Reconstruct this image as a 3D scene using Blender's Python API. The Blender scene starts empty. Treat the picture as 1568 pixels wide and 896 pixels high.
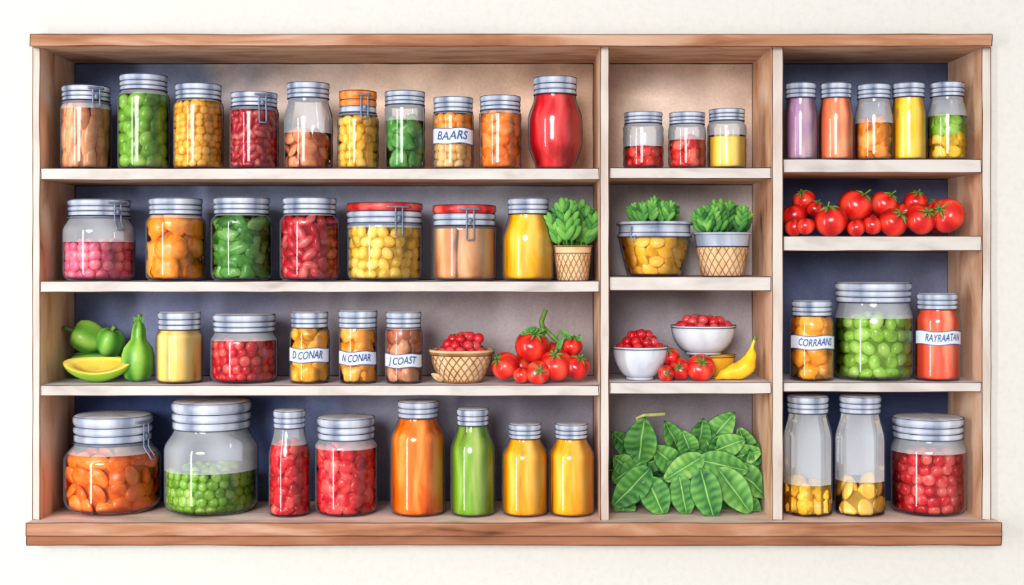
import bpy, math, random
from mathutils import Vector, Matrix, noise as mnoise
random.seed(7)
sc = bpy.context.scene
sc.view_settings.view_transform = 'Standard'
S = 0.0012; D = 2.43; DEP = 0.2; ZC = 1.45; VX = 784; VY = 400

def kk(y): return S*(D+y)/D
def P(px, py, y): return Vector(((px-VX)*kk(y), y, ZC+(VY-py)*kk(y)))
def Z(py): return ZC+(VY-py)*S
def X(px): return (px-VX)*S
def lin(c): return tuple((min(255, x)/255/12.92 if x/255 <= .04045 else ((min(255, x)/255+.055)/1.055)**2.4) for x in c)
def mixc(a, b, t): return tuple(a[i]*(1-t)+b[i]*t for i in range(3))

# ---------------------------------------------------------------- materials
def nd(nt, t, **k):
    n = nt.nodes.new(t)
    for a, b in k.items(): setattr(n, a, b)
    return n
_cache = {}
def wc(name, rgb, dark=None, light=None, scale=30, st=(1, 1, 1), amp=.5, rough=.3, rim=.5, spec=.3, metal=0, bump=0.0, ink=None, det=4):
    key = (name, rgb, scale, st)
    if key in _cache: return _cache[key]
    dark = dark or tuple(x*.66 for x in rgb)
    light = light or mixc(rgb, (255, 250, 240), .42)
    ink = ink or mixc(tuple(x*.28 for x in rgb), (40, 35, 55), .35)
    m = bpy.data.materials.new(name); m.use_nodes = True
    nt = m.node_tree; nt.nodes.clear()
    out = nd(nt, 'ShaderNodeOutputMaterial'); bs = nd(nt, 'ShaderNodeBsdfPrincipled')
    bs.inputs['Roughness'].default_value = rough
    bs.inputs['Specular IOR Level'].default_value = spec
    bs.inputs['Metallic'].default_value = metal
    tc = nd(nt, 'ShaderNodeTexCoord'); mp = nd(nt, 'ShaderNodeMapping'); mp.inputs['Scale'].default_value = st
    no = nd(nt, 'ShaderNodeTexNoise'); no.inputs['Scale'].default_value = scale; no.inputs['Detail'].default_value = det; no.inputs['Distortion'].default_value = .6
    nt.links.new(tc.outputs['Object'], mp.inputs['Vector']); nt.links.new(mp.outputs[0], no.inputs['Vector'])
    at = nd(nt, 'ShaderNodeAttribute', attribute_name='shade')
    m1 = nd(nt, 'ShaderNodeMath', operation='MULTIPLY_ADD'); m1.inputs[1].default_value = amp*2; m1.inputs[2].default_value = -amp
    nt.links.new(no.outputs['Fac'], m1.inputs[0])
    m2 = nd(nt, 'ShaderNodeMath', operation='ADD'); nt.links.new(m1.outputs[0], m2.inputs[0]); nt.links.new(at.outputs['Fac'], m2.inputs[1])
    cr = nd(nt, 'ShaderNodeValToRGB'); e = cr.color_ramp.elements
    e[0].position = 0; e[0].color = (*lin(ink), 1); e[1].position = 1; e[1].color = (*lin(light), 1)
    a = e.new(.2); a.color = (*lin(dark), 1); a = e.new(.5); a.color = (*lin(rgb), 1)
    nt.links.new(m2.outputs[0], cr.inputs[0])
    col = cr.outputs[0]
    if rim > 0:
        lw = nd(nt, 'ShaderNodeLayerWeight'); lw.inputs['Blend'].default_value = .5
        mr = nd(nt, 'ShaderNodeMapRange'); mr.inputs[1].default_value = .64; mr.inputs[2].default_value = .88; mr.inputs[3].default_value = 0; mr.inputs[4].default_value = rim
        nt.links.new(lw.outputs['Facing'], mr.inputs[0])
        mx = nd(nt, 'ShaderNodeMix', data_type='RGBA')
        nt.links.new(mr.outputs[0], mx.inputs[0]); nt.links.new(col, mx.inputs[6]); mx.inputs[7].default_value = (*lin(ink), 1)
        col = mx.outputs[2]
    nt.links.new(col, bs.inputs['Base Color'])
    if bump:
        bp = nd(nt, 'ShaderNodeBump'); bp.inputs['Strength'].default_value = bump; bp.inputs['Distance'].default_value = .002
        nt.links.new(no.outputs['Fac'], bp.inputs['Height']); nt.links.new(bp.outputs[0], bs.inputs['Normal'])
    nt.links.new(bs.outputs[0], out.inputs[0])
    _cache[key] = m
    return m

def glass(name, milk, tint=(240, 246, 255), edge=(120, 136, 164), ef=.45):
    m = bpy.data.materials.new(name); m.use_nodes = True
    nt = m.node_tree; nt.nodes.clear()
    out = nd(nt, 'ShaderNodeOutputMaterial')
    tr = nd(nt, 'ShaderNodeBsdfTransparent'); tr.inputs[0].default_value = (.985, .99, 1, 1)
    df = nd(nt, 'ShaderNodeBsdfDiffuse'); gl = nd(nt, 'ShaderNodeBsdfGlossy'); gl.inputs['Roughness'].default_value = .035
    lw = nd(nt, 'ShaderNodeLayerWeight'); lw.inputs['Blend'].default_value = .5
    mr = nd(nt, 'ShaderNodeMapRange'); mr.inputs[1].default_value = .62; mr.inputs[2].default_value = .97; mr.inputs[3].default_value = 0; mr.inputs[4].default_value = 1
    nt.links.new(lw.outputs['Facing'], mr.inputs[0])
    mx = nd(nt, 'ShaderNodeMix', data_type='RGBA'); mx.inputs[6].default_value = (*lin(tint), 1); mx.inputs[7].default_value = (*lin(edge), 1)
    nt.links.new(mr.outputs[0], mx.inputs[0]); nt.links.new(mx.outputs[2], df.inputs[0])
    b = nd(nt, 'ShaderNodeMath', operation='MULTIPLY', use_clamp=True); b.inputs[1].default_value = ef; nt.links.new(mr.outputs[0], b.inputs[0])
    fac = b.outputs[0]
    if milk > 0:   # soft, even haze of the empty glass
        tc = nd(nt, 'ShaderNodeTexCoord'); no = nd(nt, 'ShaderNodeTexNoise'); no.inputs['Scale'].default_value = 14; no.inputs['Detail'].default_value = 0
        mp = nd(nt, 'ShaderNodeMapping'); mp.inputs['Scale'].default_value = (1.4, 1.4, .5)
        nt.links.new(tc.outputs['Object'], mp.inputs[0]); nt.links.new(mp.outputs[0], no.inputs['Vector'])
        a = nd(nt, 'ShaderNodeMapRange'); a.inputs[1].default_value = .25; a.inputs[2].default_value = .75; a.inputs[3].default_value = milk*.7; a.inputs[4].default_value = milk*1.3
        nt.links.new(no.outputs['Fac'], a.inputs[0])
        c = nd(nt, 'ShaderNodeMath', operation='ADD', use_clamp=True); nt.links.new(a.outputs[0], c.inputs[0]); nt.links.new(fac, c.inputs[1]); fac = c.outputs[0]
    s1 = nd(nt, 'ShaderNodeMixShader'); nt.links.new(fac, s1.inputs[0]); nt.links.new(tr.outputs[0], s1.inputs[1]); nt.links.new(df.outputs[0], s1.inputs[2])
    fr = nd(nt, 'ShaderNodeFresnel'); fr.inputs['IOR'].default_value = 1.5
    s2 = nd(nt, 'ShaderNodeMixShader'); nt.links.new(fr.outputs[0], s2.inputs[0]); nt.links.new(s1.outputs[0], s2.inputs[1]); nt.links.new(gl.outputs[0], s2.inputs[2])
    nt.links.new(s2.outputs[0], out.inputs[0])
    return m

G_CLEAR = glass('glass_clear', 0)
G_MILK = glass('glass_hazy', .28)
G_BOT = glass('glass_white_bottle', .36)
INK = wc('ink_line', (56, 52, 72), rim=0, amp=.1, rough=.8, spec=.1)
INKB = wc('ink_line_brown', (78, 50, 42), rim=0, amp=.15, rough=.8, spec=.1)
METAL = wc('tin_lid_metal', (160, 170, 190), dark=(94, 106, 132), light=(226, 231, 240), ink=(46, 54, 76), scale=25, st=(1, 1, .3), amp=.4, rough=.4, rim=.6, spec=.35, metal=0)
MTOP = wc('tin_lid_top', (200, 206, 218), dark=(160, 168, 186), light=(232, 236, 242), scale=25, amp=.4, rough=.5, rim=0, spec=.3)  # lighter copy of the lid metal, brightness of lid tops put into colour
WIRE = wc('wire_metal', (110, 122, 148), rim=.5, amp=.2, rough=.3, metal=.2)
LIDR = wc('lid_red', (202, 40, 34), amp=.35, rough=.3)
LIDO = wc('lid_orange', (220, 112, 22), amp=.4, rough=.35)
LABEL = wc('paper_label', (208, 216, 232), dark=(170, 186, 216), amp=.35, rim=.2, rough=.7, spec=.1)
LBLUE = wc('label_ink_blue', (66, 90, 146), amp=.2, rim=0, rough=.8, spec=.1)

# ---------------------------------------------------------------- mesh builder
class B:
    def __init__(s): s.v = []; s.f = []; s.fm = []; s.sm = []; s.sh = []; s.mats = []
    def mi(s, m):
        if m not in s.mats: s.mats.append(m)
        return s.mats.index(m)
    def add(s, vs, fs, mat, shade=.5, smooth=True):
        o = len(s.v); s.v += [tuple(v) for v in vs]
        i = s.mi(mat)
        for f in fs:
            s.f.append(tuple(a+o for a in f)); s.fm.append(i); s.sm.append(smooth)
        s.sh += list(shade) if hasattr(shade, '__len__') else [shade]*len(vs)
    def lathe(s, prof, mat, seg=40, shade=.5, c=(0, 0, 0), smooth=True, matf=None, wob=0, lobes=0, lamp=0, tilt=None):
        vs = []; sh = []
        ph = random.random()*10
        for (r, z) in prof:
            for i in range(seg):
                a = 2*math.pi*i/seg
                rr = r*(1+lamp*math.cos(lobes*a)) if lobes else r
                v = Vector((rr*math.cos(a), rr*math.sin(a), z))
                if tilt is not None: v = tilt @ v
                vs.append((v[0]+c[0], v[1]+c[1], v[2]+c[2]))
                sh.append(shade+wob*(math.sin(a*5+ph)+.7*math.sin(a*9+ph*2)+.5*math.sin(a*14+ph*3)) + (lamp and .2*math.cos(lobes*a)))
        n = len(prof)
        groups = {}
        for j in range(n-1):
            mm = matf(.5*(prof[j][1]+prof[j+1][1])) if matf else mat
            for i in range(seg):
                k = (i+1) % seg
                groups.setdefault(id(mm), (mm, []))[1].append((j*seg+i, j*seg+k, (j+1)*seg+k, (j+1)*seg+i))
        o = len(s.v); first = True
        for mm, fs in groups.values():
            if first: s.add(vs, fs, mm, sh, smooth); first = False
            else:
                i0 = s.mi(mm)
                for f in fs: s.f.append(tuple(a+o for a in f)); s.fm.append(i0); s.sm.append(smooth)
    def ell(s, c, rad, mat, R=None, shade=.5, nu=12, nv=8, clamp=None, bumpy=0):
        vs = []; fs = []; sd = random.random()*50
        for j in range(nv+1):
            t = math.pi*j/nv
            for i in range(nu):
                a = 2*math.pi*i/nu
                d = Vector((math.sin(t)*math.cos(a), math.sin(t)*math.sin(a), math.cos(t)))
                q = 1+(bumpy*mnoise.noise(d*1.3+Vector((sd, 0, 0))) if bumpy else 0)
                v = Vector((d.x*rad[0]*q, d.y*rad[1]*q, d.z*rad[2]*q))
                if R is not None: v = R @ v
                v = v+Vector(c)
                if clamp: v = clamp(v)
                vs.append(v)
        for j in range(nv):
            for i in range(nu):
                k = (i+1) % nu
                fs.append((j*nu+i, (j+1)*nu+i, (j+1)*nu+k, j*nu+k))
        s.add(vs, fs, mat, shade)
    def tube(s, pts, r, mat, n=6, closed=False, shade=.5):
        pts = [Vector(p) for p in pts]; N = len(pts)
        rs = r if hasattr(r, '__len__') else [r]*N
        vs = []; fs = []; up = None
        for i, p in enumerate(pts):
            if closed: t = pts[(i+1) % N]-pts[i-1]
            else: t = pts[min(i+1, N-1)]-pts[max(i-1, 0)]
            if t.length < 1e-9: t = Vector((0, 0, 1))
            t.normalize()
            if up is None: up = t.orthogonal().normalized()
            up = (up-t*up.dot(t))
            if up.length < 1e-6: up = t.orthogonal()
            up.normalize(); w = t.cross(up)
            for q in range(n):
                a = 2*math.pi*q/n
                vs.append(p+(up*math.cos(a)+w*math.sin(a))*rs[i])
        M = N if closed else N-1
        for i in range(M):
            j = (i+1) % N
            for q in range(n):
                k = (q+1) % n
                fs.append((i*n+q, i*n+k, j*n+k, j*n+q))
        if not closed:
            fs.append(tuple(range(n))[::-1]); fs.append(tuple((N-1)*n+q for q in range(n)))
        s.add(vs, fs, mat, shade)
    def ring(s, r, z, rt, mat, seg=40, c=(0, 0)):
        s.tube([(c[0]+r*math.cos(2*math.pi*i/seg), c[1]+r*math.sin(2*math.pi*i/seg), z) for i in range(seg)], rt, mat, n=5, closed=True)
    def box(s, x0, x1, y0, y1, z0, z1, mat, front=None, bottom=None, top=None, left=None, right=None):
        v = [(x0, y0, z0), (x1, y0, z0), (x1, y1, z0), (x0, y1, z0), (x0, y0, z1), (x1, y0, z1), (x1, y1, z1), (x0, y1, z1)]
        F = [((0, 1, 5, 4), front), ((3, 2, 1, 0), bottom), ((4, 5, 6, 7), top), ((0, 4, 7, 3), left), ((1, 2, 6, 5), right), ((2, 3, 7, 6), None)]
        for f, m in F: s.add([v[i] for i in f], [(0, 1, 2, 3)], m or mat, .5, False)
    def leaf(s, b, t, nrm, W, mat, bend=.15, fold=.25, nu=12, clamp=None, rnd=.5, sh0=0.0):
        b = Vector(b); t = Vector(t); d = t-b; L = d.length; d.normalize()
        n = Vector(nrm); n = (n-d*n.dot(d)).normalized(); w = d.cross(n)
        vv = [-1, -.9, -.45, -.07, 0, .07, .45, .9, 1]; vs = []; sh = []; fs = []
        e1, e2 = (.62, .8)
        um = e1/(e1+e2); nm = um**e1*(1-um)**e2
        for i in range(nu+1):
            u = i/nu; ww = W*.5*(max(u, 0)**e1*max(1-u, 0)**e2)/nm
            ww = max(ww, W*.012)
            for q, v in enumerate(vv):
                p = b+d*(L*u)+w*(ww*v)+n*(-bend*L*(u-.3)**2+fold*ww*abs(v)+.04*W*math.sin(u*14+abs(v)*2))
                if clamp: p = clamp(p)
                vs.append(p)
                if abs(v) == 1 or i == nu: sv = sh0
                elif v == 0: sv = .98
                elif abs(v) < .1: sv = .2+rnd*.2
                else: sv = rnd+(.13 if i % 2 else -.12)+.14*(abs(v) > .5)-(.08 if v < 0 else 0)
                sh.append(sv)
        m = len(vv)
        for i in range(nu):
            for q in range(m-1): fs.append((i*m+q, i*m+q+1, (i+1)*m+q+1, (i+1)*m+q))
        s.add(vs, fs, mat, sh)
    def obj(s, name, parent=None, loc=None):
        me = bpy.data.meshes.new(name)
        me.from_pydata(s.v, [], s.f)
        for m in s.mats: me.materials.append(m)
        me.polygons.foreach_set('material_index', s.fm)
        me.polygons.foreach_set('use_smooth', s.sm)
        at = me.attributes.new('shade', 'FLOAT', 'POINT'); at.data.foreach_set('value', s.sh)
        me.update()
        o = bpy.data.objects.new(name, me); sc.collection.objects.link(o)
        if parent: o.parent = parent
        if loc is not None: o.location = loc
        return o

def empty(name, loc=(0, 0, 0)):
    o = bpy.data.objects.new(name, None); o.location = loc; o.empty_display_size = .02
    sc.collection.objects.link(o); return o
def rot_to(d): return Vector((0, 0, 1)).rotation_difference(Vector(d).normalized()).to_matrix()

# ---------------------------------------------------------------- room + cabinet
PAPER = wc('paper_white_plaster', (201, 200, 196), dark=(195, 193, 187), light=(206, 205, 202), scale=90, amp=.4, rough=.9, rim=0, spec=.05, bump=.05)
FLOORM = wc('floor_light_boards', (205, 195, 180), scale=3, st=(1, 8, 1), rough=.6, rim=0)
WOODH = wc('wood_top', (164, 116, 88), dark=(132, 84, 60), light=(206, 176, 156), scale=4, st=(1, 4, 8), amp=.85, rough=.85, rim=0, spec=.1, det=6)
WOODH2 = wc('wood_base', (150, 100, 74), dark=(120, 76, 54), light=(178, 134, 108), scale=4, st=(1, 4, 8), amp=.6, rough=.85, rim=0, spec=.1, det=6)
WOODV = wc('wood_side', (222, 178, 146), dark=(188, 134, 102), light=(242, 216, 196), scale=8, st=(2, 2, .9), amp=.8, rough=.85, rim=0, spec=.1, det=6)
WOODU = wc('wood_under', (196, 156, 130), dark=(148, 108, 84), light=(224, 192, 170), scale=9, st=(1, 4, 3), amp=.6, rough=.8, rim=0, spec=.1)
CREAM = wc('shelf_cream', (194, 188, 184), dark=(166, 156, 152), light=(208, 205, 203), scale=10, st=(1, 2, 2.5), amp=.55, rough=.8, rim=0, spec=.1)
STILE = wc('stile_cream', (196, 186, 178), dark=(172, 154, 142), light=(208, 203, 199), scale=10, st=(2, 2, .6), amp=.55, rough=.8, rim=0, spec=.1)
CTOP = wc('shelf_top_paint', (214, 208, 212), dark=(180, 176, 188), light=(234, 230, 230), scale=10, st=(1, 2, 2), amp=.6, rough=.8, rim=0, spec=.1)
TRAY = wc('tray_pinkish', (228, 202, 188), dark=(198, 168, 156), light=(246, 232, 224), scale=10, st=(1, 2, 3), amp=.7, rough=.8, rim=0, spec=.1)

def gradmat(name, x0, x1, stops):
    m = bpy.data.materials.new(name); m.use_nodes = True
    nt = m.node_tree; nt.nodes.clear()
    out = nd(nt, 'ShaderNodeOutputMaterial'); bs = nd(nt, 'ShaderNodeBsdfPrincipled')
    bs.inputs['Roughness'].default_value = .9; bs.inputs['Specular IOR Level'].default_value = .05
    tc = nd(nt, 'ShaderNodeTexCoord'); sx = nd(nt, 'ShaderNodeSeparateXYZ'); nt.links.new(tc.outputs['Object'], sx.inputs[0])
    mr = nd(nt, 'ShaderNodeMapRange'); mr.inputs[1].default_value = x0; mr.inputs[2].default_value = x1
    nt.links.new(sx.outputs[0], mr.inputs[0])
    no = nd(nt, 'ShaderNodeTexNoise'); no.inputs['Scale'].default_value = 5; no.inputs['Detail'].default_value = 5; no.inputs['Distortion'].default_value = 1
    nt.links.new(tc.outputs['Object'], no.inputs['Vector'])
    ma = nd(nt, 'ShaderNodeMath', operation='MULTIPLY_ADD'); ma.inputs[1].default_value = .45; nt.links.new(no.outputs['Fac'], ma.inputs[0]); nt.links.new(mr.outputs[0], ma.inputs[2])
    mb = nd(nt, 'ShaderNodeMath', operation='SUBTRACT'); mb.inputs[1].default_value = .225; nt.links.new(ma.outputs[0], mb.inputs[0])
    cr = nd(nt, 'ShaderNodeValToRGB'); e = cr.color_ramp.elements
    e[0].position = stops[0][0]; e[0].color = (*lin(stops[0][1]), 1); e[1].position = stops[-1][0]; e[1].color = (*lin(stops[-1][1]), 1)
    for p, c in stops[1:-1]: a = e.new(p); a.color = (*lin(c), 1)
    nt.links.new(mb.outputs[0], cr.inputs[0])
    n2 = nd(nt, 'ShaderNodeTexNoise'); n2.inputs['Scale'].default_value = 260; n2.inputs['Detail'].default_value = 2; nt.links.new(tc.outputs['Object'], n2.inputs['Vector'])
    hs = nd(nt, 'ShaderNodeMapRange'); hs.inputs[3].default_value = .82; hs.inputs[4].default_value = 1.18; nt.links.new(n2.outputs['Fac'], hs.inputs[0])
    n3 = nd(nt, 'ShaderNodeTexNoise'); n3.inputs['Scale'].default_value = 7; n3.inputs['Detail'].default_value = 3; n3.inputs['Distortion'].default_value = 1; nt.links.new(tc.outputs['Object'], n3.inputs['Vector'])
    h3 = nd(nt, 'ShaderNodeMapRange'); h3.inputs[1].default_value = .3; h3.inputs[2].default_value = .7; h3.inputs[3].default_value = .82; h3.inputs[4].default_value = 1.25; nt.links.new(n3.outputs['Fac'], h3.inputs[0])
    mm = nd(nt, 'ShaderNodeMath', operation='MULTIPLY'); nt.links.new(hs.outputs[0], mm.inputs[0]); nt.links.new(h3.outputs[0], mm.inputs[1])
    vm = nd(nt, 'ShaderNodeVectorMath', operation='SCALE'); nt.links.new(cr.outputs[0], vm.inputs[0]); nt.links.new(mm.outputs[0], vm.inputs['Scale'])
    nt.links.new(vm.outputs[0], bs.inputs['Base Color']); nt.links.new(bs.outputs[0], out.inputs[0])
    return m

# wall with a niche for the built-in pantry
WY = 0.012
b = B()
ox0, ox1, oz0, oz1 = X(48), X(1518), Z(834), Z(56)
for (a0, a1, c0, c1) in [(-3, ox0, 0, 2.9), (ox1, 3, 0, 2.9), (ox0, ox1, 0, oz0), (ox0, ox1, oz1, 2.9)]:
    b.box(a0, a1, WY, WY+.26, c0, c1, PAPER)
b.obj('wall_back')
b = B(); b.box(-3, 3, -4.5, WY+.26, -.05, 0, FLOORM); b.obj('floor')

cab = empty('pantry_cabinet', (0, 0, 0))
def inkline(b, p0, p1, r=.0008, mat=INKB):
    p0 = Vector(p0); p1 = Vector(p1); n = max(3, int((p1-p0).length/.03)); pts = []; sd = random.random()*100
    for i in range(n+1):
        p = p0.lerp(p1, i/n); q = mnoise.noise_vector(Vector((sd+i*.35, 0, 0)))*.0011
        q.y = 0; pts.append(p+q)
    rs = [r*(.6+.7*abs(mnoise.noise(Vector((sd, i*.4, 3))))+.15) for i in range(n+1)]
    b.tube(pts, rs, mat, n=5)
ik = B()
def inkrect(x0, x1, z0, z1, y, r=.0008):
    inkline(ik, (x0, y, z0), (x1, y, z0), r); inkline(ik, (x0, y, z1), (x1, y, z1), r)
    inkline(ik, (x0, y, z0), (x0, y, z1), r); inkline(ik, (x1, y, z0), (x1, y, z1), r)

kf = (D-.02)/D
b = B()
b.box(X(46)*kf, X(1519)*kf, -.02, DEP, Z(73), Z(55.5), WOODH, bottom=WOODU); b.obj('top_board', cab)
inkrect(X(46)*kf, X(1519)*kf, Z(73), Z(55.5), -.02)
b = B()
b.box(X(50), X(61), 0, DEP, Z(796), Z(73), WOODV, front=STILE); b.obj('side_left', cab)
b = B()
b.box(X(1504), X(1517), 0, DEP, Z(796), Z(73), WOODV, front=STILE); b.obj('side_right', cab)
inkrect(X(50), X(61), Z(796), Z(73), 0); inkrect(X(1504), X(1517), Z(796), Z(73), 0)
b = B(); b.box(X(919), X(932), -.004, DEP-.006, Z(796), Z(73), WOODV, front=STILE); b.obj('divider_1', cab)
b = B(); b.box(X(1182), X(1198), -.004, DEP-.006, Z(796), Z(73), WOODV, front=STILE); b.obj('divider_2', cab)
inkrect(X(919), X(932), Z(796), Z(73), -.004); inkrect(X(1182), X(1198), Z(796), Z(73), -.004)
kb = (D-.03)/D
b = B()
b.box(X(40)*kb, X(1534)*kb, -.03, DEP, Z(816), Z(796), WOODH2, top=TRAY, front=WOODH)
b.box(X(40)*kb, X(1534)*kb, -.028, DEP, Z(830), Z(816), WOODH2)
b.obj('base_board', cab)
inkrect(X(40)*kb, X(1534)*kb, Z(816), Z(796), -.03); inkrect(X(40)*kb, X(1534)*kb, Z(830), Z(816), -.028)
LV = {'L1': (258, 275, 61, 919), 'L2': (431, 447, 61, 919), 'L3': (590, 606, 61, 919),
      'M1': (257, 273, 932, 1182), 'M2': (424, 445, 932, 1182), 'M3': (586, 603, 932, 1182),
      'R1': (244, 264, 1198, 1504), 'R2': (362, 384, 1198, 1504), 'R3': (586, 600, 1198, 1504)}
SH = {k: v[0] for k, v in LV.items()}; SH.update({'L4': 796, 'M4': 796, 'R4': 796})
for n, (t, bt, x0, x1) in LV.items():
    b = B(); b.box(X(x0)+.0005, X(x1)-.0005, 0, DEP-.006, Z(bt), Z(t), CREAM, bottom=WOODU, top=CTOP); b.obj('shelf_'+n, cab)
    inkrect(X(x0)+.002, X(x1)-.002, Z(bt), Z(t), 0)
cols = {'L': (61, 919), 'M': (932, 1182), 'R': (1198, 1504)}
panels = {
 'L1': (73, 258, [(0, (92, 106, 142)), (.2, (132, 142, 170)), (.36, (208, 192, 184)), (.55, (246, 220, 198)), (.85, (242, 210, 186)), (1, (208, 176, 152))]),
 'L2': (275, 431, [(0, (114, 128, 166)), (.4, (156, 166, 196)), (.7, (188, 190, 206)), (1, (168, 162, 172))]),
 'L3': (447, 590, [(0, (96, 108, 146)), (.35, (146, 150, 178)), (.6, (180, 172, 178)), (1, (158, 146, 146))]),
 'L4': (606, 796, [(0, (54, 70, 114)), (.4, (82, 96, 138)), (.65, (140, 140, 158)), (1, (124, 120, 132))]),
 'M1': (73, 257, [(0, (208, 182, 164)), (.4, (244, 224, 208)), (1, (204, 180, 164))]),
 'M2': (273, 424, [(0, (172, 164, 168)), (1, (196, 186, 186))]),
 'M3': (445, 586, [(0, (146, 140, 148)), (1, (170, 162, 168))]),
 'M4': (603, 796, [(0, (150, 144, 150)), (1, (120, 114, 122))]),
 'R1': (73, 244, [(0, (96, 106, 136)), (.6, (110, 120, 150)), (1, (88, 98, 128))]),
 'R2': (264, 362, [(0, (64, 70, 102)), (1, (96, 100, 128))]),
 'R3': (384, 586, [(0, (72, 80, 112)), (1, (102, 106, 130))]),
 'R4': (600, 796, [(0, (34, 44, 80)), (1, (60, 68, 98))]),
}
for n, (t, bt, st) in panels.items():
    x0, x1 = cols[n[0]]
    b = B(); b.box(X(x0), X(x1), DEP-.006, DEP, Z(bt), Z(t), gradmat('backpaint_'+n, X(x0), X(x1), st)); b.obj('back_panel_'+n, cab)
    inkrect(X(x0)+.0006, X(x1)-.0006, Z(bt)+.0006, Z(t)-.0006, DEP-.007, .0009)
ik.obj('ink_edges', cab)

# ---------------------------------------------------------------- jars
def sstep(t): t = max(0, min(1, t)); return t*t*(3-2*t)
def chunks(b, Rz, z0, z1, kind, s, mat, topfill=True, front=.35):
    def clamp(v):
        r = math.hypot(v.x, v.y); R = Rz(max(.001, v.z))*.965
        if r > R: v.x *= R/r; v.y *= R/r
        if v.z < .004: v.z = .004
        return v
    def one(a, rc, z, smul=1):
        q = s*smul
        c = Vector((rc*math.cos(a), rc*math.sin(a), z)); sh = random.uniform(.38, .76)
        rad = Matrix.Rotation(a, 3, 'Z')       # local x = radial
        tw = Matrix.Rotation(random.random()*6.28, 3, 'X')
        R = rad @ tw
        if kind == 'ball': b.ell(c, (q, q, q), mat, R, sh, clamp=clamp)
        elif kind == 'oval': b.ell(c, (q*.85, q*.9, q*1.15), mat, R, sh, clamp=clamp, nu=14, nv=9)
        elif kind == 'bean': b.ell(c, (q*.8, q*.72, q*1.35), mat, R, sh, clamp=clamp)
        elif kind == 'slice':
            R2 = rad @ Matrix.Rotation(random.uniform(-.6, .6), 3, 'Z') @ Matrix.Rotation(random.uniform(-.6, .6), 3, 'Y') @ tw
            b.ell(c, (q*.45, q*1.25, q*1.1), mat, R2, sh, clamp=clamp, nu=14, nv=9)
        elif kind == 'tall':
            R2 = rad @ Matrix.Rotation(random.uniform(-.25, .25), 3, 'X')
            b.ell(c, (q*.7, q*.85, q*2.3), mat, R2, sh, clamp=clamp, nu=14, nv=12)
        elif kind == 'leafy':
            b.ell(c, (q*.55, q*.8, q*1.5), mat, R, random.uniform(.2, .75), clamp=clamp, nu=12, nv=8, bumpy=.5)
        else: b.ell(c, (q*.9, q*1.05, q*1.2), mat, R, sh, clamp=clamp, nu=14, nv=10, bumpy=.55)
    dz = {'bean': 1.55, 'tall': 3.2, 'leafy': 1.5}.get(kind, 1.65)*s
    da = {'bean': 1.75, 'tall': 1.5, 'slice': 1.9}.get(kind, 1.85)*s
    nrow = max(1, int(round((z1-z0-s)/dz)))
    for r in range(nrow+1):
        z = z0+s*.8+(z1-z0-1.4*s)*r/max(1, nrow)
        R = Rz(z)*.965-s*.68
        n = max(4, int(2*math.pi*R/da)); off = random.random()
        for i in range(n):
            a = 2*math.pi*(i+off+.5*(r % 2))/n+random.uniform(-.12, .12)*s/R*2
            if math.sin(a) > front: continue
            one(a, R, z+random.uniform(-.25, .25)*s, random.uniform(.88, 1.14))
    if topfill:
        R = Rz(z1)*.9-s
        for rr in (R*.66, R*.2):
            if rr < s*.4: continue
            n = max(2, int(2*math.pi*rr/(2*s)))
            for i in range(n): one(2*math.pi*i/n+random.random()*.4, rr, z1-s*.55+random.uniform(0, .5)*s)

def textmesh(txt, size):
    cu = bpy.data.curves.new('t', 'FONT'); cu.body = txt; cu.size = size; cu.align_x = 'CENTER'; cu.align_y = 'CENTER'; cu.shear = .25; cu.offset = size*.012
    o = bpy.data.objects.new('t', cu); sc.collection.objects.link(o)
    dg = bpy.context.evaluated_depsgraph_get(); me = o.evaluated_get(dg).to_mesh()
    vs = [v.co.copy() for v in me.vertices]; fs = [tuple(p.vertices) for p in me.polygons]
    o.evaluated_get(dg).to_mesh_clear(); bpy.data.objects.remove(o); bpy.data.curves.remove(cu)
    mid = (max(v.x for v in vs)+min(v.x for v in vs))/2
    for v in vs: v.x -= mid
    return vs, fs

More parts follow.
